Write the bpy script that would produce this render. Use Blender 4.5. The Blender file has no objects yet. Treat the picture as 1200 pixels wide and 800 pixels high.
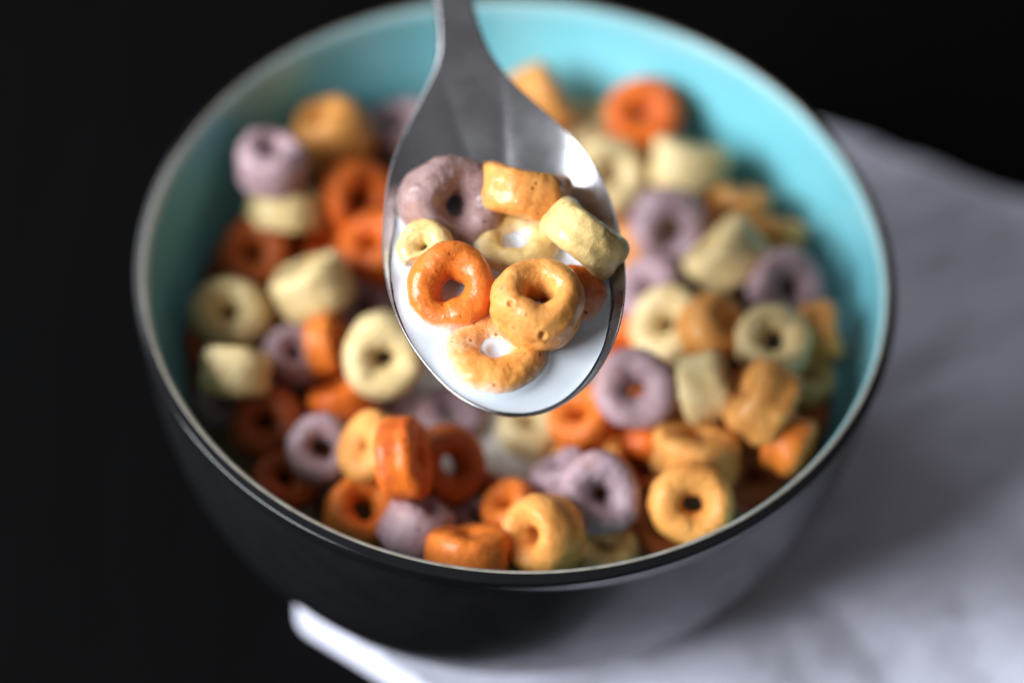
import bpy, math, random
import numpy as np
from mathutils import Vector, Matrix, noise as mnoise

# sizes in millimetres, converted to metres when meshes are made
WORLD = .42
KEY_AZ, KEY_EL, KEY_P = 204, 31, 22.5     # direction the window light comes from
FAR_P = 2.6
FSTOP = 3.9
# kind, centre, diameter, thickness ratio, axis, hole ratio, options, label
SPOON={'loc': [-2.187, -27.593, 96.153], 'L': [[2.938, -29.914], [-0.963, -29.277], [-4.807, -27.493], [-7.875, -25.167], [-10.747, -21.982], [-13.381, -18.583], [-15.478, -15.121], [-17.498, -11.1], [-18.972, -7.003], [-20.22, -2.312], [-20.921, 2.651], [-21.225, 8.072], [-21.268, 13.964], [-21.103, 19.213], [-20.036, 24.581], [-18.5, 30.052], [-17.063, 35.208], [-15.701, 39.634], [-14.854, 42.881], [-14.462, 46.138], [-14.574, 50.018], [-15.212, 54.751], [-16.002, 59.329]], 'R': [[2.938, -29.914], [6.503, -29.429], [9.764, -28.145], [12.593, -26.058], [15.136, -23.146], [17.4, -19.389], [19.115, -15.108], [20.282, -10.625], [20.753, -6.114], [20.803, -1.735], [20.413, 3.039], [19.735, 7.508], [18.763, 11.657], [17.324, 16.396], [15.736, 20.443], [13.854, 23.766], [11.653, 27.109], [9.293, 30.092], [6.61, 33.089], [3.591, 36.297], [0.38, 39.729], [-2.568, 43.409], [-5.131, 47.964], [-6.949, 52.613], [-8.31, 57.134], [-8.773, 59.637]]}
SPOON_MILK_Z=93.886
BOWL_MILK_Z=39.000
SPOON_CEREAL=[
    ('L', [-11.72, -14.76, 95.79], 18.29, 0.6, [0.301, -0.573, 0.762], 0.13, {'seed': 1}, 'large lavender cereal ring with a dark hole, upper left in the spoon'),
    ('G', [0.37, -12.11, 97.09], 16.84, 0.5, [0.139, 0.747, 0.65], 0.2, {'seed': 2}, 'golden cereal ring on its side at the top of the pile in the spoon'),
    ('C', [11.08, -22.72, 98.89], 15.62, 0.5, [0.57, 0.614, 0.546], 0.2, {'seed': 3}, 'cream cereal ring tipped on edge against the right rim of the spoon'),
    ('C', [-15.52, -25.24, 96.09], 10.14, 0.55, [-0.274, -0.339, 0.9], 0.1, {'seed': 4, 'chip': 0.35, 'spin': -0.6}, 'small broken cream cereal ring, the tiniest piece in the spoon'),
    ('C', [-0.48, -21.09, 92.49], 15.87, 0.5, [-0.044, 0.084, 0.996], 0.15, {'seed': 5}, 'pale cream cereal ring lying flat in milk in the middle of the spoon'),
    ('O', [-10.6, -33.67, 96.09], 15.57, 0.52, [-0.058, -0.52, 0.852], 0.19, {'seed': 6, 'tri': 0.14}, 'deep orange cereal ring facing up with a triangular milky hole, in the spoon'),
    ('G', [3.89, -38.35, 99.69], 15.75, 0.62, [0.004, -0.059, 0.998], 0.2, {'seed': 7, 'pits': 1}, 'golden cereal ring with two small pits on its face, on top in the spoon'),
    ('G', [-2.4, -45.01, 92.44], 17.94, 0.46, [-0.045, 0.119, 0.992], 0.13, {'seed': 8}, 'golden cereal ring half sunk in milk nearest the spoon tip'),
    ('O', [10.24, -32.34, 94.09], 11.5, 0.55, [0.485, -0.235, 0.842], 0.15, {'seed': 9}, 'deep orange cereal ring mostly hidden behind the pitted golden ring in the spoon'),
]
BOWL_CEREAL=[
    ('G', [-39.47, 42.16, 50.92], 16.17, 0.75, [-0.411, 0.129, 0.903], 0.12, {'seed': 101}, 'golden cereal ring near the back left wall, highest of the left pile'),
    ('L', [-49.46, 25.28, 59.03], 14.54, 0.72, [0.052, 0.193, 0.98], 0.14, {'seed': 102}, 'lavender cereal ring perched on a cream ring by the left wall'),
    ('C', [-46.81, 22.58, 49.66], 15.4, 0.55, [0.046, 0.686, 0.726], 0.2, {'seed': 103}, 'cream cereal ring under the perched lavender ring by the left wall'),
    ('L', [-25.92, 50.51, 44.7], 14.3, 0.6, [-0.252, 0.031, 0.967], 0.2, {'seed': 104}, 'lavender cereal ring just left of the spoon neck at the back'),
    ('O', [-33.42, 27.64, 48.04], 15.88, 0.58, [0.555, -0.563, 0.613], 0.2, {'seed': 105}, 'orange cereal ring tilted right, between the golden ring and the spoon'),
    ('D', [-51.95, 13.52, 45.28], 15.3, 0.55, [-0.016, -0.402, 0.916], 0.16, {'seed': 106}, 'dark red-orange cereal ring in shadow beside the left wall'),
    ('C', [-54.56, -3.31, 47.35], 15.26, 0.55, [-0.016, -0.402, 0.916], 0.15, {'seed': 107}, 'leftmost cream cereal ring facing up by the left wall'),
    ('C', [-38.92, 1.99, 50.26], 16.2, 0.62, [-0.452, 0.516, 0.728], 0.16, {'seed': 108}, 'bright cream cereal ring on its side, right of the leftmost cream ring'),
    ('O', [-37.52, 18.74, 40.07], 14.31, 0.6, [0.064, 0.014, 0.998], 0.16, {'seed': 109}, 'orange cereal ring half hidden behind the bright cream one on its side'),
    ('O', [-28.11, 16.09, 46.64], 15.03, 0.6, [-0.344, -0.206, 0.916], 0.16, {'seed': 110}, 'orange cereal ring peeking out at the left rim of the spoon'),
    ('O', [-35.04, -9.87, 48.04], 12.45, 0.45, [0.922, -0.025, 0.386], 0.2, {'seed': 111}, 'narrow orange cereal ring on edge, below the bright cream ring'),
    ('C', [-23.7, -16.54, 54.14], 16.2, 0.55, [0.088, -0.702, 0.707], 0.17, {'seed': 112}, 'bright cream cereal ring with an open hole, left of the spoon tip'),
    ('L', [-41.77, -10.68, 44.73], 12.53, 0.6, [0.278, -0.198, 0.94], 0.16, {'seed': 113}, 'dim lavender cereal ring wedged left of the narrow orange one'),
    ('C', [-51.27, -20.4, 51.58], 13.68, 0.66, [0.057, 0.799, 0.598], 0.16, {'seed': 114}, 'shaded cream cereal ring on its side by the left wall'),
    ('D', [-45.11, -25.73, 43.04], 14.74, 0.55, [-0.019, -0.352, 0.936], 0.16, {'seed': 115}, 'dark red-orange cereal ring facing up at the lower left wall'),
    ('O', [-30.97, -20.26, 44.13], 13.55, 0.55, [-0.401, 0.575, 0.713], 0.16, {'seed': 116}, 'orange cereal ring on its side under the open bright cream ring'),
    ('L', [-33.61, -34.0, 47.8], 13.59, 0.6, [0.094, -0.526, 0.845], 0.2, {'seed': 117}, 'dusky lavender cereal ring with a dark hole at the lower left'),
    ('D', [-40.32, -37.69, 41.7], 12.66, 0.55, [0.173, -0.23, 0.958], 0.16, {'seed': 118}, 'nearly black shaded orange cereal ring against the lower left wall'),
    ('G', [-24.28, -37.19, 53.75], 13.41, 0.5, [-0.636, -0.292, 0.714], 0.06, {'seed': 119}, 'golden cereal ring behind an orange one standing on edge, lower left'),
    ('O', [-17.48, -43.75, 60.16], 15.13, 0.46, [0.941, -0.019, 0.337], 0.14, {'seed': 120}, 'glossy orange cereal ring standing on edge in front of a golden one'),
    ('D', [-10.29, -37.31, 50.31], 15.15, 0.5, [0.497, -0.425, 0.757], 0.18, {'seed': 121}, 'dark orange cereal ring right of the glossy one on edge'),
    ('O', [-25.05, -46.44, 46.26], 14.15, 0.6, [0.222, -0.16, 0.962], 0.24, {'seed': 122}, 'orange cereal ring with a wide dark hole near the lower left rim'),
    ('L', [-14.78, -51.18, 50.19], 12.82, 0.75, [0.379, 0.568, 0.73], 0.16, {'seed': 123}, 'lavender cereal ring on its side between two orange ones near the front'),
    ('O', [-5.28, -58.83, 54.6], 15.15, 0.52, [-0.043, 0.691, 0.721], 0.16, {'seed': 124}, 'glossy orange cereal ring on its side touching the front rim'),
    ('O', [1.95, -45.42, 49.21], 11.15, 0.62, [-0.573, -0.003, 0.82], 0.14, {'seed': 125}, 'plain orange cereal ring behind the golden one on edge at the front'),
    ('G', [7.87, -54.42, 55.33], 14.58, 0.72, [-0.686, -0.467, 0.557], 0.14, {'seed': 126}, 'golden cereal ring on edge at the front with its dimpled face turned left'),
    ('L', [17.48, -44.24, 54.17], 15.06, 0.58, [0.151, -0.602, 0.784], 0.14, {'seed': 127}, 'big lavender cereal ring with a round dark hole near the front'),
    ('L', [11.0, -38.1, 49.04], 12.18, 0.62, [-0.433, 0.498, 0.751], 0.14, {'seed': 128}, 'lavender cereal ring tucked left behind the big lavender one'),
    ('P', [19.18, -50.81, 44.7], 12.97, 0.55, [0.059, 0.199, 0.978], 0.16, {'seed': 129}, 'greenish cream cereal ring in shadow under the big lavender ring'),
    ('G', [33.89, -46.79, 56.46], 15.33, 0.58, [-0.003, -0.577, 0.817], 0.17, {'seed': 130}, 'golden cereal ring with an open hole near the lower right rim'),
    ('G', [34.94, -33.51, 52.69], 16.2, 0.6, [0.002, 0.554, 0.832], 0.16, {'seed': 331}, 'golden cereal ring lying on its side above another at the lower right'),
    ('G', [16.12, -29.42, 43.35], 14.35, 0.55, [-0.259, 0.179, 0.949], 0.16, {'seed': 132}, 'golden cereal ring showing just above the big lavender one'),
    ('O', [27.97, -22.11, 45.43], 15.93, 0.62, [0.128, 0.574, 0.809], 0.12, {'seed': 133}, 'smooth orange cereal ring below the lavender ring right of the spoon tip'),
    ('L', [23.58, -22.45, 56.67], 15.77, 0.55, [-0.11, -0.494, 0.863], 0.15, {'seed': 134}, 'lavender cereal ring with an oval hole just right of the spoon tip'),
    ('O', [14.55, -23.8, 48.3], 13.24, 0.6, [-0.454, -0.063, 0.889], 0.16, {'seed': 135}, 'orange cereal ring under the right side of the spoon tip'),
    ('C', [4.77, -21.52, 40.32], 13.39, 0.5, [-0.051, 0.258, 0.965], 0.16, {'seed': 136}, 'cream cereal ring sunk in milk just below the spoon tip'),
    ('D', [8.29, -20.92, 33.42], 9.75, 0.5, [0.269, 0.056, 0.961], 0.16, {'seed': 137}, 'small orange cereal ring half sunk in milk in the middle of the bowl'),
    ('D', [-4.34, -19.76, 32.24], 10.09, 0.45, [0.148, 0.407, 0.901], 0.16, {'seed': 138}, 'thin red-orange sliver of cereal ring breaking the milk below the spoon'),
    ('D', [-4.76, -37.44, 38.6], 13.32, 0.5, [0.068, -0.128, 0.989], 0.16, {'seed': 139}, 'dark orange cereal ring low in the milk behind the glossy front one'),
    ('C', [1.09, -28.46, 35.51], 13.53, 0.5, [-0.038, -0.023, 0.999], 0.16, {'seed': 140}, 'brownish cream cereal ring almost drowned in milk at the bowl centre'),
    ('O', [23.49, -1.24, 39.99], 14.24, 0.6, [-0.439, -0.249, 0.863], 0.16, {'seed': 141}, 'orange cereal ring close to the right rim of the spoon'),
    ('L', [26.89, 9.82, 46.16], 14.46, 0.6, [-0.532, -0.176, 0.828], 0.12, {'seed': 142}, 'lavender cereal ring left of a pale ring, close to the right of the spoon'),
    ('G', [22.03, 22.11, 41.69], 13.71, 0.6, [-0.454, -0.063, 0.889], 0.16, {'seed': 143}, 'golden cereal ring half hidden by the cream one hanging over the spoon rim'),
    ('C', [17.81, 37.92, 48.07], 16.07, 0.55, [0.141, -0.477, 0.868], 0.12, {'seed': 144}, 'round cream cereal ring partly behind the upper right of the spoon'),
    ('C', [34.08, 40.22, 50.01], 16.2, 0.62, [0.152, 0.662, 0.734], 0.16, {'seed': 145}, 'pale cream cereal ring on its side below the orange one at the back wall'),
    ('O', [24.73, 53.78, 50.58], 16.2, 0.55, [-0.11, -0.494, 0.863], 0.09, {'seed': 146}, 'orange cereal ring facing forward against the back wall'),
    ('G', [2.9, 55.88, 49.99], 16.1, 0.6, [0.857, 0.238, 0.457], 0.16, {'seed': 147}, 'golden cereal ring on edge just right of the spoon neck'),
    ('C', [13.42, 56.66, 43.03], 11.54, 0.6, [-0.04, 0.009, 0.999], 0.16, {'seed': 148}, 'shaded tan cereal ring between golden and orange at the back'),
    ('L', [29.86, 22.31, 51.61], 16.2, 0.58, [0.071, -0.835, 0.545], 0.2, {'seed': 149}, 'lavender cereal ring leaning so its hole faces down, right of the spoon'),
    ('C', [41.24, 14.73, 52.43], 16.2, 0.62, [-0.734, 0.378, 0.564], 0.16, {'seed': 350}, 'cream cereal ring on its side between two lavender ones on the right'),
    ('G', [44.74, 31.63, 48.45], 12.83, 0.6, [0.052, 0.642, 0.765], 0.16, {'seed': 151}, 'brownish golden cereal ring on its side near the right wall, upper of two'),
    ('G', [52.21, 25.15, 47.45], 11.33, 0.6, [0.108, 0.64, 0.761], 0.16, {'seed': 152}, 'brownish golden cereal ring on its side near the right wall, lower of two'),
    ('L', [52.23, 6.75, 53.56], 15.31, 0.58, [0.215, -0.508, 0.834], 0.17, {'seed': 153}, 'rightmost lavender cereal ring with a dark round hole'),
    ('G', [58.51, -4.31, 54.87], 11.7, 0.6, [0.96, 0.071, 0.272], 0.16, {'seed': 154}, 'golden cereal ring on edge nearest the right wall'),
    ('C', [48.85, -10.78, 58.42], 14.96, 0.52, [-0.023, -0.301, 0.953], 0.2, {'seed': 155}, 'cream cereal ring lying open between golden rings on the right'),
    ('C', [30.24, -1.39, 49.91], 15.54, 0.5, [-0.471, -0.441, 0.764], 0.16, {'seed': 156}, 'cream cereal ring leaning behind a golden one right of the spoon'),
    ('G', [37.72, -6.45, 56.23], 13.43, 0.7, [0.576, -0.225, 0.786], 0.05, {'seed': 157}, 'golden cereal ring leaning on a cream one right of the spoon'),
    ('C', [36.31, -20.92, 56.68], 13.55, 0.72, [0.906, 0.198, 0.374], 0.16, {'seed': 158}, 'ridged cream cereal ring standing on edge at the right'),
    ('P', [56.44, -10.62, 48.4], 11.4, 0.55, [0.27, -0.087, 0.959], 0.16, {'seed': 159}, 'olive shaded cream cereal ring low against the right wall'),
    ('G', [46.13, -26.4, 60.93], 15.65, 0.56, [-0.86, 0.28, 0.427], 0.16, {'seed': 360}, 'grooved golden cereal ring on edge, lower right, above an orange one'),
    ('O', [51.68, -31.44, 55.2], 12.16, 0.6, [0.87, -0.494, -0.017], 0.16, {'seed': 161}, 'rough deep orange cereal ring nearest the lower right wall'),
    ('D', [55.45, -15.24, 43.02], 12.42, 0.6, [0.29, -0.174, 0.941], 0.16, {'seed': 162}, 'dark orange cereal ring in shadow behind the grooved golden one'),
    ('D', [46.56, -30.25, 41.34], 13.47, 0.55, [0.068, -0.128, 0.989], 0.16, {'seed': 163}, 'brown shaded orange cereal ring low beside the lower right rim'),
    ('L', [31.91, -0.77, 36.49], 13.26, 0.55, [0.075, -0.239, 0.968], 0.16, {'seed': 164}, 'dim lavender cereal ring in the gap left of the ridged cream ring'),
    ('L', [-29.89, 5.51, 39.97], 13.47, 0.55, [0.075, -0.239, 0.968], 0.16, {'seed': 165}, 'dim brownish lavender cereal ring between two bright cream rings'),
    ('D', [-14.05, -41.04, 43.04], 13.24, 0.55, [0.174, -0.094, 0.98], 0.16, {'seed': 166}, 'dark orange cereal ring under the glossy one standing on edge'),
    ('L', [-4.05, -44.76, 43.39], 9.5, 0.55, [-0.045, 0.119, 0.992], 0.16, {'seed': 167}, 'small lavender cereal ring just behind the glossy orange front one'),
    ('L', [-10.74, -18.97, 39.27], 13.75, 0.5, [-0.038, -0.023, 0.999], 0.16, {'seed': 168}, 'lavender cereal ring sunk in milk left of the spoon tip'),
    ('D', [26.77, -29.49, 39.89], 13.33, 0.55, [0.071, -0.101, 0.992], 0.16, {'seed': 169}, 'red-orange cereal ring in the gap right of the big lavender one'),
    ('D', [40.15, 36.83, 41.29], 12.32, 0.55, [-0.038, -0.023, 0.999], 0.16, {'seed': 170}, 'dark orange cereal ring in shadow right of the leaning lavender one'),
    ('D', [-37.53, 42.45, 40.62], 14.89, 0.55, [-0.026, -0.245, 0.969], 0.16, {'seed': 171}, 'dark orange cereal ring directly under the high golden one at the left'),
    ('D', [-39.65, -16.02, 37.67], 13.7, 0.55, [0.075, -0.239, 0.968], 0.16, {'seed': 172}, 'dark orange cereal ring sunk between shaded rings at the left'),
    ('L', [-23.61, -16.29, 37.55], 13.79, 0.55, [-0.032, -0.134, 0.99], 0.16, {'seed': 173}, 'dim lavender cereal ring low in front of the open bright cream one'),
    ('D', [33.59, 16.14, 40.79], 14.4, 0.55, [0.075, -0.239, 0.968], 0.16, {'seed': 174}, 'dark orange cereal ring in the gap under the leaning lavender one'),
    ('D', [43.66, -3.73, 41.28], 14.01, 0.55, [0.075, -0.239, 0.968], 0.16, {'seed': 175}, 'dark orange cereal ring under the open cream one on the right'),
    ('D', [29.76, -43.28, 41.75], 12.57, 0.55, [0.075, -0.239, 0.968], 0.16, {'seed': 176}, 'dark orange cereal ring in shadow left of the open golden one at the front'),
    ('D', [10.75, -35.8, 37.47], 13.28, 0.55, [0.068, -0.128, 0.989], 0.16, {'seed': 177}, 'dark orange cereal ring under the two lavender ones near the front'),
    ('D', [-20.96, -50.65, 39.41], 11.78, 0.55, [0.075, -0.239, 0.968], 0.16, {'seed': 178}, 'dark orange cereal ring in shadow at the front left rim'),
    ('D', [15.99, 32.68, 38.57], 14.69, 0.55, [0.075, -0.239, 0.968], 0.16, {'seed': 179}, 'orange cereal ring below the round cream one behind the spoon'),
    ('D', [23.6, 49.93, 41.5], 14.35, 0.55, [0.075, -0.239, 0.968], 0.16, {'seed': 180}, 'dark orange cereal ring in the gap under the one at the back wall'),
    ('D', [41.0, -17.09, 41.76], 13.73, 0.55, [0.075, -0.239, 0.968], 0.16, {'seed': 181}, 'dark orange cereal ring in the gap left of the grooved golden one'),
    ('D', [-57.34, -5.86, 40.73], 12.65, 0.55, [0.075, -0.239, 0.968], 0.16, {'seed': 182}, 'dark orange cereal ring sunk between the two cream ones at the left wall'),
    ('D', [-42.95, -28.43, 36.45], 12.17, 0.55, [0.075, -0.239, 0.968], 0.16, {'seed': 183}, 'dark red cereal ring low in the shadow left of the dusky lavender one'),
    ('D', [-56.24, 11.35, 39.0], 11.92, 0.55, [0.075, -0.239, 0.968], 0.16, {'seed': 184}, 'dark orange cereal ring in the shaded gap above the leftmost cream one'),
    ('G', [-45.34, 0.33, 40.4], 12.75, 0.55, [0.075, -0.239, 0.968], 0.16, {'seed': 185}, 'brownish golden cereal ring in the gap under the bright cream one on its side'),
    ('D', [-29.94, -33.8, 38.73], 12.1, 0.55, [0.075, -0.239, 0.968], 0.16, {'seed': 186}, 'dark orange cereal ring in the gap under the dusky lavender one'),
    ('L', [-53.77, -19.21, 40.47], 11.43, 0.55, [0.075, -0.239, 0.968], 0.16, {'seed': 187}, 'dark lavender cereal ring low under the shaded cream one at the left wall'),
    ('D', [4.12, -46.93, 39.38], 12.48, 0.55, [0.075, -0.239, 0.968], 0.16, {'seed': 188}, 'dark orange cereal ring low behind the front rim, left of the golden one on edge'),
]
MM = 0.001
HB = 66.0          # height of the bowl rim above the table, mm
sc = bpy.context.scene
col = sc.collection

# ------------------------------------------------------------------ helpers
def mesh_obj(name, verts, faces, mat, smooth=True, scale=MM):
    me = bpy.data.meshes.new(name)
    v = np.asarray(verts, float) * scale
    me.from_pydata(v.tolist(), [], [list(map(int, f)) for f in faces])
    me.validate()
    if smooth:
        me.polygons.foreach_set('use_smooth', [True] * len(me.polygons))
    me.update()
    o = bpy.data.objects.new(name, me)
    me.materials.append(mat)
    col.objects.link(o)
    return o

def tag(o, label=None, cat=None, group=None, kind=None):
    if label: o['label'] = label
    if cat: o['category'] = cat
    if group: o['group'] = group
    if kind: o['kind'] = kind
    return o

def new_mat(name):
    m = bpy.data.materials.new(name); m.use_nodes = True
    nt = m.node_tree
    b = nt.nodes['Principled BSDF']
    return m, nt, b

def N(nt, t, **kw):
    n = nt.nodes.new(t)
    for k, v in kw.items():
        if k.startswith('in_'):
            n.inputs[int(k[3:]) if k[3:].isdigit() else k[3:].replace('_', ' ')].default_value = v
        else:
            setattr(n, k, v)
    return n

def noise(nt, co, scale, detail=3, rough=.55):
    n = N(nt, 'ShaderNodeTexNoise'); n.inputs['Scale'].default_value = scale
    n.inputs['Detail'].default_value = detail; n.inputs['Roughness'].default_value = rough
    nt.links.new(co, n.inputs['Vector'])
    return n.outputs['Fac']

def ramp(nt, fac, stops):
    r = N(nt, 'ShaderNodeValToRGB')
    e = r.color_ramp.elements
    while len(e) < len(stops): e.new(.5)
    for el, (p, c) in zip(e, stops):
        el.position = p; el.color = (*c, 1) if len(c) == 3 else c
    nt.links.new(fac, r.inputs['Fac'])
    return r.outputs['Color']

def mixc(nt, fac, a, b, mode='MIX'):
    m = N(nt, 'ShaderNodeMix', data_type='RGBA', blend_type=mode)
    for s, v in ((m.inputs[0], fac), (m.inputs[6], a), (m.inputs[7], b)):
        if isinstance(v, (int, float)): s.default_value = v
        elif isinstance(v, tuple): s.default_value = (*v, 1)
        else: nt.links.new(v, s)
    return m.outputs[2]

def maprange(nt, v, a, b, c=0., d=1.):
    m = N(nt, 'ShaderNodeMapRange', interpolation_type='SMOOTHSTEP')
    nt.links.new(v, m.inputs[0])
    for i, x in enumerate((a, b, c, d)): m.inputs[i + 1].default_value = x
    return m.outputs[0]

def bump(nt, h, strength, dist, nrm=None):
    b = N(nt, 'ShaderNodeBump'); b.inputs['Strength'].default_value = strength
    b.inputs['Distance'].default_value = dist
    nt.links.new(h, b.inputs['Height'])
    if nrm is not None: nt.links.new(nrm, b.inputs['Normal'])
    return b.outputs['Normal']

# ------------------------------------------------------------------ materials
CEREAL = {   # light, dark
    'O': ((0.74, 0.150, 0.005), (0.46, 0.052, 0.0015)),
    'D': ((0.44, 0.075, 0.005), (0.24, 0.026, 0.002)),  # darkened copy of the orange: shade on low and wall-side rings put into colour
    'G': ((0.76, 0.345, 0.085), (0.54, 0.170, 0.020)),
    'C': ((0.74, 0.575, 0.310), (0.58, 0.380, 0.135)),
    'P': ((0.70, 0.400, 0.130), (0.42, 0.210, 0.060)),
    'L': ((0.42, 0.290, 0.330), (0.22, 0.125, 0.135)),
}
def cereal_mat(kind, wet, milk_z):
    lt, dk = CEREAL[kind]
    if wet and kind == 'O': lt, dk = (.72, .140, .005), (.46, .05, .002)
    if wet and kind == 'L': lt, dk = (.37, .235, .225), (.22, .115, .10)
    if wet and kind == 'C': lt, dk = (.74, .545, .230), (.58, .370, .110)
    m, nt, b = new_mat('cereal_%s_%s' % (kind, 'wet' if wet else 'dry'))
    co = N(nt, 'ShaderNodeTexCoord').outputs['Object']
    geo = N(nt, 'ShaderNodeNewGeometry')
    n1 = noise(nt, co, 230, 4, .6)
    n2 = noise(nt, co, 1400, 4, .65)
    n3 = noise(nt, co, 3600, 2, .6)
    c = ramp(nt, n1, [(.3, dk), (.62, lt)])
    oi = N(nt, 'ShaderNodeObjectInfo')
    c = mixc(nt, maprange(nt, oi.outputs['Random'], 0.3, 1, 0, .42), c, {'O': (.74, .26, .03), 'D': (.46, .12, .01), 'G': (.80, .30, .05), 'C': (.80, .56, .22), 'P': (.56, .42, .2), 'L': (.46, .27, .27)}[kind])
    c = mixc(nt, maprange(nt, n2, .35, .75, 0, .45), c, tuple(min(1, x * 1.08 + .015) for x in lt))
    # crumb specks
    c = mixc(nt, maprange(nt, n3, .58, .72, 0, .45), c, tuple(x * .6 for x in dk))
    c = mixc(nt, maprange(nt, noise(nt, co, 2600, 3, .7), .52, .68, 0, .35), c, tuple(min(1, x * 1.2 + .012) for x in lt))
    if kind == 'L':
        c = mixc(nt, maprange(nt, noise(nt, co, 160, 2), .5, .75, 0, .45), c, (.42, .17, .09))
    # thin white coat of milk where the piece meets the milk
    sep = N(nt, 'ShaderNodeSeparateXYZ'); nt.links.new(geo.outputs['Position'], sep.inputs[0])
    hgt = N(nt, 'ShaderNodeMath', operation='SUBTRACT'); nt.links.new(sep.outputs[2], hgt.inputs[0])
    hgt.inputs[1].default_value = milk_z * MM
    wob = N(nt, 'ShaderNodeMath', operation='MULTIPLY_ADD'); nt.links.new(n1, wob.inputs[0]); wob.inputs[1].default_value = -3.2 * MM
    nt.links.new(hgt.outputs[0], wob.inputs[2]); hgt = wob
    f = maprange(nt, hgt.outputs[0], -1.4 * MM, (.9 if wet else .6) * MM, .60 if wet else .30, 0.)
    c = mixc(nt, f, c, (.86, .80, .74))
    nt.links.new(c, b.inputs['Base Color'])
    vo = N(nt, 'ShaderNodeTexVoronoi', feature='F1'); vo.inputs['Scale'].default_value = 620; nt.links.new(co, vo.inputs['Vector'])
    gate = maprange(nt, noise(nt, co, 420, 1), .56, .66)
    pore = N(nt, 'ShaderNodeMath', operation='MULTIPLY'); nt.links.new(maprange(nt, vo.outputs['Distance'], .12, .30, 1, 0), pore.inputs[0]); nt.links.new(gate, pore.inputs[1])
    c = mixc(nt, pore.outputs[0], c, tuple(x * .8 for x in dk))
    nt.links.new(c, b.inputs['Base Color'])
    b.inputs['Subsurface Weight'].default_value = .28 if wet else .06
    b.inputs['Subsurface Radius'].default_value = (1.0, .45, .18)
    b.inputs['Subsurface Scale'].default_value = .9 * MM
    hs = N(nt, 'ShaderNodeMath', operation='MULTIPLY_ADD'); hs.inputs[1].default_value = .9
    nt.links.new(n3, hs.inputs[0]); nt.links.new(n2, hs.inputs[2])
    h2 = N(nt, 'ShaderNodeMath', operation='MULTIPLY_ADD'); h2.inputs[1].default_value = -.9
    nt.links.new(pore.outputs[0], h2.inputs[0]); nt.links.new(hs.outputs[0], h2.inputs[2])
    nt.links.new(bump(nt, h2.outputs[0], .40 if wet else .9, .28 * MM), b.inputs['Normal'])
    nt.links.new(maprange(nt, n1, .3, .7, .55, .8), b.inputs['Roughness'])
    b.inputs['Specular IOR Level'].default_value = .3
    # patchy wet film: sharp broken glints, matt crumb between them
    patch = maprange(nt, noise(nt, co, 330, 3, .7), .42, .58, .12, 1.0 if wet else .5)
    nt.links.new(patch, b.inputs['Coat Weight'])
    b.inputs['Coat Roughness'].default_value = .04 if wet else .16
    b.inputs['Coat IOR'].default_value = 1.5
    nt.links.new(bump(nt, noise(nt, co, 2100, 3, .6), .62, .20 * MM), b.inputs['Coat Normal'])
    return m

def milk_mat(name, base, sss):
    m, nt, b = new_mat(name)
    co = N(nt, 'ShaderNodeTexCoord').outputs['Object']
    n = noise(nt, co, 120, 3)
    c = ramp(nt, n, [(.3, tuple(x * .93 for x in base)), (.7, base)])
    nt.links.new(c, b.inputs['Base Color'])
    b.inputs['Subsurface Weight'].default_value = sss
    b.inputs['Subsurface Radius'].default_value = (1.0, .85, .7)
    b.inputs['Subsurface Scale'].default_value = 1.6 * MM
    b.inputs['Roughness'].default_value = .16
    b.inputs['IOR'].default_value = 1.35
    return m

def steel_mat():
    m, nt, b = new_mat('brushed_steel')
    co = N(nt, 'ShaderNodeTexCoord').outputs['Object']
    mp = N(nt, 'ShaderNodeMapping'); nt.links.new(co, mp.inputs[0]); mp.inputs['Scale'].default_value = (1, .06, 1)
    n1 = noise(nt, mp.outputs[0], 2600, 3)
    n2 = noise(nt, co, 90, 4)
    b.inputs['Metallic'].default_value = 1
    nt.links.new(ramp(nt, n2, [(.3, (.56, .55, .57)), (.7, (.66, .65, .67))]), b.inputs['Base Color'])
    nt.links.new(maprange(nt, n2, .3, .7, .25, .32), b.inputs['Roughness'])
    nt.links.new(bump(nt, n1, .05, .02 * MM), b.inputs['Normal'])
    return m

def glaze_in_mat():
    m, nt, b = new_mat('turquoise_glaze')
    co = N(nt, 'ShaderNodeTexCoord').outputs['Object']
    sep = N(nt, 'ShaderNodeSeparateXYZ'); nt.links.new(co, sep.inputs[0])
    n1 = noise(nt, co, 35, 4)
    n2 = noise(nt, co, 900, 3)
    c = ramp(nt, n1, [(.3, (.20, .59, .68)), (.7, (.25, .67, .77))])
    # glaze thins to a pale line towards the rim
    zn = N(nt, 'ShaderNodeMath', operation='MULTIPLY_ADD'); nt.links.new(n1, zn.inputs[0])
    zn.inputs[1].default_value = 2.0 * MM; nt.links.new(sep.outputs[2], zn.inputs[2])
    f = maprange(nt, zn.outputs[0], (HB - 3.5) * MM, (HB + .5) * MM, 0, .4)
    c = mixc(nt, f, c, (.52, .66, .66))
    nt.links.new(c, b.inputs['Base Color'])
    b.inputs['Roughness'].default_value = .22
    b.inputs['Coat Weight'].default_value = .4; b.inputs['Coat Roughness'].default_value = .08
    nt.links.new(bump(nt, n2, .1, .05 * MM), b.inputs['Normal'])
    return m

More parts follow.
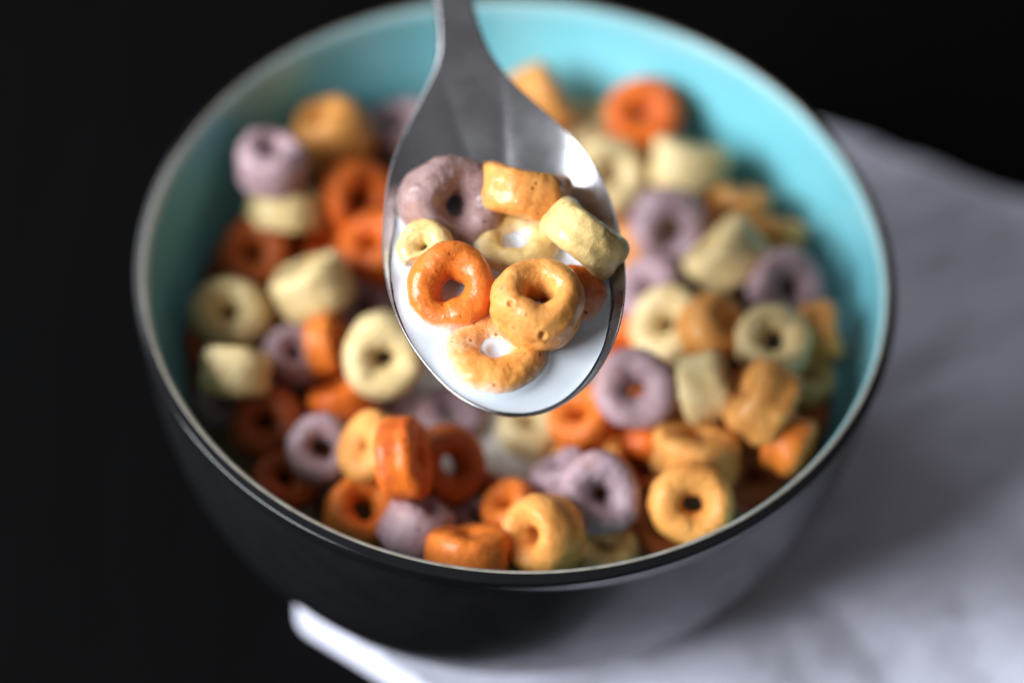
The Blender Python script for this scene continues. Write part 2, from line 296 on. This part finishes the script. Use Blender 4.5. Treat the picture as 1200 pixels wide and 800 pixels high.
def glaze_out_mat():
    m, nt, b = new_mat('black_glaze')
    co = N(nt, 'ShaderNodeTexCoord').outputs['Object']
    mp = N(nt, 'ShaderNodeMapping'); nt.links.new(co, mp.inputs[0]); mp.inputs['Scale'].default_value = (1, 1, 1.6)
    n1 = noise(nt, mp.outputs[0], 160, 5, .65)
    n2 = noise(nt, co, 1500, 3)
    nt.links.new(ramp(nt, n1, [(.3, (.007, .007, .008)), (.75, (.010, .0098, .011))]), b.inputs['Base Color'])
    sep = N(nt, 'ShaderNodeSeparateXYZ'); nt.links.new(co, sep.inputs[0])
    top = maprange(nt, sep.outputs[2], (HB - 2.4) * MM, (HB - 1.0) * MM)
    rm = N(nt, 'ShaderNodeMix', data_type='FLOAT'); nt.links.new(top, rm.inputs[0]); nt.links.new(maprange(nt, n1, .3, .75, .29, .38), rm.inputs[2]); rm.inputs[3].default_value = .13
    nt.links.new(rm.outputs[0], b.inputs['Roughness'])
    b.inputs['Specular IOR Level'].default_value = .20
    b.inputs['Coat Weight'].default_value = .12; b.inputs['Coat Roughness'].default_value = .12
    nt.links.new(bump(nt, n2, .15, .08 * MM), b.inputs['Normal'])
    return m

def lip_mat():
    m, nt, b = new_mat('bare_rim_clay')
    co = N(nt, 'ShaderNodeTexCoord').outputs['Object']
    n1 = noise(nt, co, 260, 5, .7)
    nt.links.new(ramp(nt, n1, [(.3, (.20, .17, .13)), (.7, (.36, .33, .28))]), b.inputs['Base Color'])
    b.inputs['Roughness'].default_value = .3
    b.inputs['Coat Weight'].default_value = .2; b.inputs['Coat Roughness'].default_value = .1
    return m

def table_mat():
    m, nt, b = new_mat('black_table')
    co = N(nt, 'ShaderNodeTexCoord').outputs['Object']
    mp = N(nt, 'ShaderNodeMapping'); nt.links.new(co, mp.inputs[0]); mp.inputs['Scale'].default_value = (1, .12, 1)
    n1 = noise(nt, mp.outputs[0], 60, 5, .6)
    nt.links.new(ramp(nt, n1, [(.3, (.0012, .0011, .0012)), (.75, (.0019, .0018, .0019))]), b.inputs['Base Color'])
    b.inputs['Roughness'].default_value = .75
    b.inputs['Specular IOR Level'].default_value = .04
    nt.links.new(bump(nt, n1, .2, .2 * MM), b.inputs['Normal'])
    return m

def cloth_mat():
    m, nt, b = new_mat('white_linen')
    co = N(nt, 'ShaderNodeTexCoord').outputs['UV']
    sep = N(nt, 'ShaderNodeSeparateXYZ'); nt.links.new(co, sep.inputs[0])
    hs = []
    for ax in (0, 1):
        w = N(nt, 'ShaderNodeMath', operation='MULTIPLY'); nt.links.new(sep.outputs[ax], w.inputs[0]); w.inputs[1].default_value = 9000.
        s = N(nt, 'ShaderNodeMath', operation='SINE'); nt.links.new(w.outputs[0], s.inputs[0]); hs.append(s.outputs[0])
    mx = N(nt, 'ShaderNodeMath', operation='MAXIMUM'); nt.links.new(hs[0], mx.inputs[0]); nt.links.new(hs[1], mx.inputs[1])
    n1 = noise(nt, co, 30, 4)
    nt.links.new(ramp(nt, n1, [(.3, (.70, .69, .81)), (.7, (.77, .76, .89))]), b.inputs['Base Color'])
    b.inputs['Roughness'].default_value = .95
    b.inputs['Sheen Weight'].default_value = .25
    nt.links.new(bump(nt, mx.outputs[0], .5, .15 * MM), b.inputs['Normal'])
    return m

# ------------------------------------------------------------------ the bowl
def lathe(profile, name, mat, seg=256):
    V = []; Fc = []
    n = len(profile)
    for k in range(seg):
        a = 2 * math.pi * k / seg; ca, sa = math.cos(a), math.sin(a)
        for r, z in profile: V.append((r * ca, r * sa, z))
    for k in range(seg):
        k2 = (k + 1) % seg
        for i in range(n - 1):
            Fc.append((k * n + i, k2 * n + i, k2 * n + i + 1, k * n + i + 1))
    return mesh_obj(name, V, Fc, mat)

RF = 31.0; Z0 = 1.8
outer = []
for i in range(60):                      # outside wall, foot to shoulder
    t = i / 59; d = (HB - Z0 - 4.0) * (1 - t)      # depth below the shoulder
    k = d / (HB - Z0 - 4.0)
    r = RF + 3 + (70.6 - RF - 3) * max(0, 1 - k ** 2.45) ** (1 / 2.45)
    outer.append((r, HB - 4.0 - d + 1.3 * k))
outer = [(p[0], p[1]) for p in outer]
foot = [(26.0, Z0 + 2.2), (28.5, Z0 + 1.6), (29.4, Z0 + .3), (30.2, Z0), (31.6, Z0), (33.0, Z0 + .3), (34.0, Z0 + 1.2)]
shoulder = [(70.9, HB - 3.4), (71.15, HB - 2.4), (71.32, HB - 1.5), (71.38, HB - 1.1), (71.36, HB - .85), (71.26, HB - .66), (71.08, HB - .52), (70.85, HB - .43), (70.5, HB - .33), (70.2, HB - .22), (69.9, HB - .09), (69.75, HB - .03)]
lip = [(69.75, HB - .03), (69.6, HB + .02), (69.4, HB + .01), (69.2, HB - .1), (69.1, HB - .2)]
inner = [(69.1, HB - .2), (68.9, HB - .4)]
for i in range(1, 60):
    k = i / 59; d = .7 + (59.3) * k
    inner.append((68.5 * max(0, 1 - (d / 60.0) ** 2.35) ** (1 / 2.35), HB - d))
inner[-1] = (0.01, HB - 60)
bowl = bpy.data.objects.new('bowl', None); col.objects.link(bowl); bowl.empty_display_size = .02
tag(bowl, 'round black glazed bowl with turquoise inside, full of cereal rings', 'bowl')
for o in (lathe([(0.01, Z0 + 2.4)] + foot + outer[1:] + shoulder, 'outer_wall', glaze_out_mat()),
          lathe(lip, 'rim', lip_mat()),
          lathe(inner, 'inner_wall', glaze_in_mat())):
    o.parent = bowl

# ------------------------------------------------------------------ cereal rings
def cereal_verts(D, tr, hole, seed, nu, nv, tri=0., pits=(), square=0.):
    rnd = random.Random(seed)
    R = D / 2; T = D * tr
    rh = D * hole * .62; rc = (R + rh) / 2
    b = T / 2
    ex = rnd.uniform(2.1, 2.5) + square
    rc_ = (R + rh) / 2
    groove = rnd.choice((.12, .25, .38, .5)) + .22 * (square > 1); gz = rnd.uniform(-.2, .2)
    if square == .6: groove = .18
    ph = [rnd.uniform(0, 6.28) for _ in range(6)]
    ov = rnd.uniform(.0, .045)
    so = Vector((rnd.uniform(-50, 50), rnd.uniform(-50, 50), rnd.uniform(-50, 50)))
    hm = 2
    lean = rnd.uniform(-.08, .08)
    V = np.zeros((nu * nv, 3)); idx = 0
    for i in range(nu):
        u = 2 * math.pi * i / nu; cu, su = math.cos(u), math.sin(u)
        hr = rh * (1 + .12 * math.sin(hm * u + ph[0]) + .05 * math.sin(5 * u + ph[1]) + tri * math.sin(3 * u + .7))
        Ro = R * (1 + ov * math.cos(2 * u + ph[2]) + .015 * math.sin(3 * u + ph[3]))
        bb = b * (1 + .05 * math.sin(2 * u + ph[4]) + .03 * math.sin(4 * u + ph[5]))
        rm = (Ro + hr) / 2; a = (Ro - hr) / 2
        for j in range(nv):
            w = 2 * math.pi * j / nv; cw, sw = math.cos(w), math.sin(w)
            x = math.copysign(abs(cw) ** (2 / ex), cw); z = math.copysign(abs(sw) ** (2 / ex), sw)
            if x < 0:                       # funnel into the hole
                x *= 1 - .0 * abs(z); z *= 1
            r = rm + a * x
            zz = bb * z * (1 - .10 * max(0, -x))
            if x > .5:
                r -= groove * (x - .5) * 2 * math.exp(-((z - gz) / .22) ** 2) * (1 + .5 * math.sin(3 * u + ph[1]))
            r += lean * zz
            V[idx] = (r * cu, r * su, zz); idx += 1
    # surface lumps
    c = np.zeros_like(V)
    for i in range(nu):
        u = 2 * math.pi * i / nu; c[i * nv:(i + 1) * nv] = (rc * math.cos(u), rc * math.sin(u), 0)
    n = V - c; n /= np.linalg.norm(n, axis=1)[:, None] + 1e-9
    for k in range(len(V)):
        p = Vector(V[k])
        h = .36 * mnoise.noise(p * .2 + so) + .22 * mnoise.noise(p * .5 + so) + (.04 if nu > 100 else .09) * mnoise.noise(p * 1.2 + so) + (.03 if nu > 100 else .055) * mnoise.noise(p * 2.6 + so) + .035 * mnoise.noise(p * 5 + so)
        cr = mnoise.noise(p * .8 - so)
        h -= (.08 if nu > 100 else .16) * max(0, cr - .30) * 3            # little dents
        for (px, py, pr, pd, fr) in pits:
            if n[k] @ fr > .15:
                dd = math.hypot(V[k] @ px - py[0], V[k] @ py[2] - py[1]) / pr
                h += -pd * math.exp(-dd ** 4) + .12 * math.exp(-((dd - 1.5) / .4) ** 2)
        V[k] += n[k] * h
    Fc = []
    for i in range(nu):
        i2 = (i + 1) % nu
        for j in range(nv):
            j2 = (j + 1) % nv
            Fc.append((i * nv + j, i2 * nv + j, i2 * nv + j2, i * nv + j2))
    return V, Fc

ALL = []
def make_cereal(rec, wet, mats, nu, nv, group):
    kind, loc, D, tr, axis, hole, opt, label = rec
    nrm = Vector(axis).normalized()
    q = nrm.to_track_quat('Z', 'Y')
    spin = opt.get('spin', (opt['seed'] * 1.7) % 6.28)
    from mathutils import Quaternion
    q = q @ Quaternion((0, 0, 1), spin)
    pits = ()
    chip = opt.get('chip')
    if opt.get('pits'):
        inv = q.inverted()
        pits = []
        for w in PIT_DIRS:
            pits.append((np.array(inv @ R_), (w[0], w[1], np.array(inv @ U_)), .55, .8, np.array(inv @ R_.cross(U_))))
    V, Fc = cereal_verts(D, tr, hole, opt['seed'], nu, nv, opt.get('tri', 0), pits, (.6 if wet else 1.1) if abs(nrm.dot(Vector((0, -.617, .787)))) < .5 else 0)
    if chip:            # a bite broken off one side, leaving a ragged face
        for k in range(len(V)):
            lim = chip * D / 2 + .35 * mnoise.noise(Vector(V[k]) * .9)
            if V[k][0] > lim: V[k][0] = lim + (V[k][0] - lim) * .08
    o = mesh_obj('cereal_ring', V, Fc, mats[kind])
    o.location = Vector(loc) * MM; o.rotation_mode = 'QUATERNION'; o.rotation_quaternion = q
    tag(o, label, 'cereal ring', group)
    ALL.append((np.array(loc, float), np.array(q.to_matrix()), D, tr, hole, wet))
    return o

R_, U_ = Vector((0.9979521, 0.05032986, 0.039478)), Vector((-0.06396567, 0.78521471, 0.61591091))
PIT_DIRS = [(-4.4, -.2), (.7, -5.3)]

wet_m = {k: cereal_mat(k, True, SPOON_MILK_Z) for k in 'OGCL'}
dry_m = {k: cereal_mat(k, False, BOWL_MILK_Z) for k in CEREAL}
for rec in SPOON_CEREAL:
    make_cereal(rec, True, wet_m, 176, 88, 'cereal rings held in the spoon')
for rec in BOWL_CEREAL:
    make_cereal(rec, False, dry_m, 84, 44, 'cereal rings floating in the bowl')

def meniscus(P, wet, amp, fall):
    """milk creeping up around every ring it touches; P is (n,3) in mm"""
    up = np.zeros(len(P))
    for (c, M3, D, tr, hole, w) in ALL:
        if w != wet: continue
        near = np.where(np.hypot(P[:, 0] - c[0], P[:, 1] - c[1]) < D)[0]
        if not len(near): continue
        q = (P[near] - c) @ M3
        R = D / 2; rh = D * hole * .62; rc = (R + rh) / 2; a = (R - rh) / 2; b = D * tr / 2
        s = np.hypot(q[:, 0], q[:, 1]) - rc
        e = (np.abs(s / a) ** 2.4 + np.abs(q[:, 2] / b) ** 2.4) ** (1 / 2.4)
        dist = np.maximum(0, (e - 1) * min(a, b))
        up[near] = np.maximum(up[near], amp * np.exp(-dist / fall))
    return up

# ------------------------------------------------------------------ milk in the bowl
def inner_r(z):
    d = HB - z
    return 68.5 * max(0, 1 - (d / 60.0) ** 2.35) ** (1 / 2.35)
rmax = inner_r(BOWL_MILK_Z) + .1
nr, na = 110, 360
P = []
for i in range(nr + 1):
    r = rmax * i / nr
    for k in range(na):
        a = 2 * math.pi * k / na; P.append((r * math.cos(a), r * math.sin(a), BOWL_MILK_Z))
P = np.array(P)
P[:, 2] += meniscus(P, False, .9, .8)
rr = np.hypot(P[:, 0], P[:, 1]); P[:, 2] += .7 * np.exp(-(rmax - rr) / 1.0)
Fc = [(i * na + k, (i + 1) * na + k, (i + 1) * na + (k + 1) % na, i * na + (k + 1) % na) for i in range(nr) for k in range(na)]
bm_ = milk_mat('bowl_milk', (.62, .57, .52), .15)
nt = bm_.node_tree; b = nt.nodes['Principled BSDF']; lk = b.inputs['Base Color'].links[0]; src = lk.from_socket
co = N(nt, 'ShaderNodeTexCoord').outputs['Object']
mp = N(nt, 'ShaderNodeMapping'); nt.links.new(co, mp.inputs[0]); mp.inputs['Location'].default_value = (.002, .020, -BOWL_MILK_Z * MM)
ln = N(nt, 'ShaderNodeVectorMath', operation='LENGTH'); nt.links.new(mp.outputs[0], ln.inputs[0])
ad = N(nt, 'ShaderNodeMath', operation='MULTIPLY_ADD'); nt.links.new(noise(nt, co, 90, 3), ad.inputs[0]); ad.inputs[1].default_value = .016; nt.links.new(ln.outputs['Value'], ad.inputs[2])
nt.links.new(mixc(nt, maprange(nt, ad.outputs[0], .020, .036), src, (.13, .075, .04)), b.inputs['Base Color'])  # brown away from the central pool: shade of the gaps painted into the milk
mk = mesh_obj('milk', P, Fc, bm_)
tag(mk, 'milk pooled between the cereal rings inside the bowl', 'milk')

# ------------------------------------------------------------------ the spoon
def catmull(pts, n=24):
    pts = [np.array(p, float) for p in pts]
    pts = [2 * pts[0] - pts[1]] + pts + [2 * pts[-1] - pts[-2]]
    out = []
    for i in range(1, len(pts) - 2):
        p0, p1, p2, p3 = pts[i - 1:i + 3]
        for k in range(n):
            t = k / n
            out.append(.5 * ((2 * p1) + (-p0 + p2) * t + (2 * p0 - 5 * p1 + 4 * p2 - p3) * t * t + (-p0 + 3 * p1 - 3 * p2 + p3) * t ** 3))
    out.append(pts[-2])
    return np.array(out)

def smooth1(a, n):
    for _ in range(n):
        b = a.copy(); b[1:-1] = (a[:-2] + 2 * a[1:-1] + a[2:]) / 4; a = b
    return a
# closed smooth run: left side reversed, through the tip, right side
chain = SPOON['L'][::-1] + SPOON['R'][1:]
cl = catmull(chain, 20); cl = smooth1(cl, 260)
tip_i = int(cl[:, 1].argmin()); tip = cl[tip_i]
Lc, Rc = cl[:tip_i + 1][::-1], cl[tip_i:]
vt = tip[1]; vneck_end = min(Lc[-1][1], Rc[-1][1])
# the handle beyond the neck (out of the picture): straight, widening to a rounded end
dirx = ((Lc[-1] + Rc[-1]) / 2 - (Lc[-60] + Rc[-60]) / 2); slope = dirx[0] / dirx[1]
def edge(chain_, v):
    return float(np.interp(v, chain_[:, 1], chain_[:, 0]))
Lm = Lc[np.argsort(Lc[:, 1])]; Rm = Rc[np.argsort(Rc[:, 1])]
VEND = vneck_end + 92
def halfs(v):
    if v <= vneck_end: return edge(Lm, v), edge(Rm, v)
    c = (edge(Lm, vneck_end) + edge(Rm, vneck_end)) / 2 + slope * (v - vneck_end)
    w0 = (edge(Rm, vneck_end) - edge(Lm, vneck_end)) / 2
    t = (v - vneck_end) / 92
    w = w0 + 5.5 * (t * t * (3 - 2 * t)) if t < .94 else (w0 + 5.5) * math.sqrt(max(0, 1 - ((t - .94) / .0605) ** 2)) 
    return c - w, c + w
CU, CV = 1.2, 1.0            # deepest point of the bowl of the spoon
NECKV = 44.0
bo = [p for p in cl if p[1] < NECKV]
bo = np.array(bo)
ang = np.arctan2(bo[:, 1] - CV, bo[:, 0] - CU); rad = np.hypot(bo[:, 0] - CU, bo[:, 1] - CV)
o_ = np.argsort(ang); ang, rad = ang[o_], rad[o_]
ang3 = np.concatenate([ang - 2 * math.pi, ang, ang + 2 * math.pi]); rad3 = np.tile(rad, 3)
DEEP = 8.6
ax_neck = math.atan2(44 - CV, -8.5 - CU)
def depth_uv(u, v):
    a = math.atan2(v - CV, u - CU); r = math.hypot(u - CU, v - CV) / float(np.interp(a, ang3, rad3))
    if r >= 1: return 0.
    da = (a - ax_neck + math.pi) % (2 * math.pi) - math.pi
    w = math.exp(-(da / .55) ** 2)
    s = 1 - r ** 2.7
    t = 1 - r; nk = t * t * (3 - 2 * t) * (1 + .0 * t)
    return DEEP * ((1 - w) * s + w * min(s, nk))
def lift(v):
    t = max(0, v - 30); return .0016 * t * t if t < 60 else .0016 * 3600 + .192 * (t - 60)
st = []
for i in range(150):
    t = i / 149; st.append(vt + 1e-3 + (NECKV + 20 - vt) * (1 - math.cos(t * math.pi / 2)) ** 1.0)
vcur = st[-1]
while vcur < VEND - 6: vcur += 1.0; st.append(vcur)
for i in range(1, 22): st.append(vcur + (VEND - 1e-3 - vcur) * math.sin(i / 21 * math.pi / 2))
NK = 72
ks = [-math.cos(math.pi * i / NK) for i in range(NK + 1)]
V = []; sect = 2 * (NK + 1) + 6
for v in st:
    l, r = halfs(v); l2, r2 = halfs(min(v + .05, VEND - 1e-3)); l0, r0 = halfs(max(v - .05, vt + 1e-3))
    hw = (r - l) / 2; c = (l + r) / 2
    tn = min(1, max(0, (v - 25) / 22)); th = .85 + 1.2 * tn
    ins = min(.4 + .45 * tn, hw * .5)
    # outline normals
    nl = np.array([-(.1), (l2 - l0)]); nl = nl / (np.linalg.norm(nl) + 1e-9)
    nrr = np.array([.1, -(r2 - r0)]); nrr = nrr / (np.linalg.norm(nrr) + 1e-9)
    row = []
    for k in ks:
        u = c + k * (hw - ins); crown = -.35 * tn * (1 - k * k)
        row.append((u, v, -depth_uv(u, v) + crown * 0 + lift(v)))
    zr = row[-1][2]; zl = row[0][2]; L0 = lift(v)
    er = [(r, v, 0)] * 3
    er_ = min(th / 2, hw * .8)
    for ph_ in (60, 15, -30):
        a_ = math.radians(ph_)
        row.append((r - ins + ins * math.cos(a_) * 1.0, v, L0 - th / 2 + th / 2 * math.sin(a_)))
    for k in ks[::-1]:
        u = c + k * (hw - ins); row.append((u, v, -depth_uv(u, v) - th + L0 - .5 * (1 - k * k) * tn))
    for ph_ in (-30, 15, 60):
        a_ = math.radians(ph_)
        row.append((l + ins - ins * math.cos(a_) * 1.0, v, L0 - th / 2 + th / 2 * math.sin(a_)))
    V += row
Fc = []
for i in range(len(st) - 1):
    for j in range(sect):
        j2 = (j + 1) % sect
        Fc.append((i * sect + j, i * sect + j2, (i + 1) * sect + j2, (i + 1) * sect + j))
Fc.append(tuple(range(sect))[::-1]); Fc.append(tuple((len(st) - 1) * sect + j for j in range(sect)))
spoon = mesh_obj('spoon', V, Fc, steel_mat())
sloc = np.array(SPOON['loc'])
spoon.location = Vector(sloc) * MM
spoon.rotation_euler = (math.radians(4.5), math.radians(-2.5), 0)
tag(spoon, 'steel spoon lifted over the bowl holding milk and cereal rings', 'spoon')
from mathutils import Euler
SM = np.array(Euler(spoon.rotation_euler).to_matrix())

# milk in the spoon: level sheet out to where the steel rises above it
def spoon_z(x, y):
    """world height of the spoon's inner surface over world (x, y)"""
    u, v, z = x - sloc[0], y - sloc[1], 0.
    for _ in range(4):
        w = SM.T @ (np.array([x, y, sloc[2]]) - sloc + np.array([0, 0, z]))
        u, v = w[0], w[1]
        z = (SM @ np.array([u, v, -depth_uv(u, v) + lift(v)]))[2]
    l, r = halfs(min(max(v, vt + .01), 60))
    inside = v > vt + .25 and l + .25 < u < r - .25
    return sloc[2] + z, inside
cx, cy = sloc[0] + CU, sloc[1] + CV - 2
na, nr = 260, 90
lim = []
for k in range(na):
    a = 2 * math.pi * k / na; r = 0.; step = .25
    while r < 60:
        z, ins = spoon_z(cx + (r + step) * math.cos(a), cy + (r + step) * math.sin(a))
        if (not ins) or z > SPOON_MILK_Z + .05: break
        r += step
    lim.append(r)
lim = np.array(lim)
for _ in range(6): lim = (np.roll(lim, 1) + 2 * lim + np.roll(lim, -1)) / 4
P = []
for i in range(nr + 1):
    t = (i / nr)
    for k in range(na):
        a = 2 * math.pi * k / na; r = (lim[k] + .15) * t
        P.append((cx + r * math.cos(a), cy + r * math.sin(a), SPOON_MILK_Z + .35 * math.exp(-(lim[k] * (1 - t)) / .8)))
P = np.array(P)
P[:, 2] += meniscus(P, True, .85, .6)
Fc = [(i * na + k, (i + 1) * na + k, (i + 1) * na + (k + 1) % na, i * na + (k + 1) % na) for i in range(nr) for k in range(na)]
mk2 = mesh_obj('milk', P, Fc, milk_mat('spoon_milk', (.61, .65, .70), .55))
tag(mk2, 'white milk filling the spoon around its cereal rings', 'milk')

# ------------------------------------------------------------------ table and napkin
V = [(-900, -900, 0), (900, -900, 0), (900, 900, 0), (-900, 900, 0)]
tb = mesh_obj('table', V, [(0, 1, 2, 3)], table_mat(), False); tag(tb, kind='structure')

A = np.array([-42.0, -42.8]); e1 = np.array([.62, .784]); e2 = np.array([.86, -.51])
B = np.array([66.0, 101.0]); LN = 300.0
nx, ny = 240, 300
V = []; UV = []
def sd(t): return t * t * (3 - 2 * t)
for j in range(ny + 1):
    t = j / ny
    for i in range(nx + 1):
        s = i / nx
        e2s = np.array([.86, -.51]) * (1 - s) + np.array([.945, -.33]) * s
        p = A + (B - A) * s + e2s * LN * t
        # rounded corners
        w = 2.2 * mnoise.noise(Vector((s * 3, t * 3, 1.))) + 1.0 * mnoise.noise(Vector((s * 9, t * 9, 4.)))
        edge_d = min(s * 187, (1 - s) * 187, t * LN, (1 - t) * LN)
        corner = math.hypot(max(0, 7 - s * 187), max(0, 7 - t * LN))
        if corner > 0:
            pull = max(0, corner - 7); dirc = (np.array([.62, .784]) * 1 + np.array([.84, -.54]) * 1); p = p + dirc / np.linalg.norm(dirc) * pull * 1.0
        rr = math.hypot(p[0], p[1])
        calm = min(1, max(0, (rr - 34) / 30)) if rr < 64 else 1
        z = 1.0
        f = 4.2 * mnoise.noise(Vector((p[0] * .016 + 3, p[1] * .016, .3))) + \
            2.6 * math.sin((p[0] * .55 + p[1] * .83) * .085 + 2.2 * mnoise.noise(Vector((p[0] * .012, p[1] * .012, 2.)))) * (.5 + mnoise.noise(Vector((p[0] * .01, p[1] * .01, 7.)))) + \
            .9 * mnoise.noise(Vector((p[0] * .06, p[1] * .02, 5.)))
        f += 1.5 * abs(mnoise.noise(Vector((p[0] * .03 + p[1] * .02, p[1] * .018 - p[0] * .012, 9.)))) * 2 - 1
        q1 = p[0] * .85 + p[1] * .5; q2 = -p[0] * .5 + p[1] * .85
        f += 1.1 * mnoise.noise(Vector((q1 * .035, q2 * .11, 11.))) + .55 * (1 - abs(mnoise.noise(Vector((q1 * .05, q2 * .16, 15.)))) * 4) * .6 + .25 * mnoise.noise(Vector((q1 * .2, q2 * .3, 21.)))
        z += calm * max(-.4, f + 2.7)
        z += .35 * (1 - .8 * s) * math.exp(-((edge_d - 2.2) / 2.0) ** 2) * (.35 + .65 * calm)
        z *= min(1, (edge_d / 1.1)) ** .5 if edge_d < 1.1 else 1
        p = p + np.array([.4, -.9]) * 0 + w * np.array([.3, .3]) * (1 if edge_d < 200 else 0)
        V.append((p[0], p[1], max(z, .0) + .25)); UV.append((s * .187, t * .3))
Fc = [(j * (nx + 1) + i, (j + 1) * (nx + 1) + i, (j + 1) * (nx + 1) + i + 1, j * (nx + 1) + i + 1) for j in range(ny) for i in range(nx)]
nap = mesh_obj('napkin', V, Fc, cloth_mat())
uvl = nap.data.uv_layers.new(name='UVMap')
for lp in nap.data.loops: uvl.data[lp.index].uv = UV[lp.vertex_index]
tag(nap, 'white linen napkin spread on the black table under the bowl', 'napkin')

# ------------------------------------------------------------------ light
w = bpy.data.worlds.new('World'); sc.world = w; w.use_nodes = True
nt = w.node_tree; bg = nt.nodes['Background']
tc = N(nt, 'ShaderNodeTexCoord'); sp = N(nt, 'ShaderNodeSeparateXYZ'); nt.links.new(tc.outputs['Generated'], sp.inputs[0])
cw = ramp(nt, maprange(nt, sp.outputs[2], -1, 1), [(.3, (.012, .010, .009)), (.56, (.17, .12, .085)), (.78, (.14, .13, .125)), (.9, (.23, .225, .235)), (1., (.32, .32, .34))])
nt.links.new(cw, bg.inputs['Color']); bg.inputs['Strength'].default_value = WORLD

def area(name, loc, target, sx, sy, power, color):
    d = bpy.data.lights.new(name, 'AREA'); d.shape = 'RECTANGLE'; d.size = sx * MM; d.size_y = sy * MM
    d.energy = power; d.color = color
    o = bpy.data.objects.new(name, d); col.objects.link(o)
    o.location = Vector(loc) * MM
    o.rotation_euler = (Vector(target) * MM - o.location).to_track_quat('-Z', 'Y').to_euler()
    return o
az, el, dist = math.radians(KEY_AZ), math.radians(KEY_EL), 900
kd = (math.cos(az) * math.cos(el), math.sin(az) * math.cos(el), math.sin(el))
area('window_light', [c * dist + (0, 0, 50)[i] for i, c in enumerate(kd)], (0, 0, 50), 660, 480, KEY_P, (.89, .95, 1.0))
az, el = math.radians(138), math.radians(27)
area('far_window_light', [math.cos(az) * math.cos(el) * 1000, math.sin(az) * math.cos(el) * 1000, 50 + math.sin(el) * 1000], (0, 0, 50), 380, 520, FAR_P, (.90, .95, 1.0))

# ------------------------------------------------------------------ camera
cd = bpy.data.cameras.new('camera'); cam = bpy.data.objects.new('camera', cd); col.objects.link(cam)
Fv = Vector((0, 0.61717482, -0.78682605))
m = Matrix((R_, U_, -Fv)).transposed().to_4x4()
m.translation = Vector((0.0836576, -267.164156, 314.730421 + HB)) * MM
cam.matrix_world = m
cd.sensor_width = 36; cd.lens = 2576.638 / 1200 * 36
cd.clip_start = .01; cd.clip_end = 20
cd.dof.use_dof = True; cd.dof.focus_distance = .3640; cd.dof.aperture_fstop = FSTOP
cd.dof.aperture_blades = 0
sc.camera = cam
sc.render.resolution_x = 1024; sc.render.resolution_y = 682
sc.view_settings.view_transform = 'Standard'; sc.view_settings.look = 'None'
sc.view_settings.exposure = 0; sc.view_settings.gamma = 1
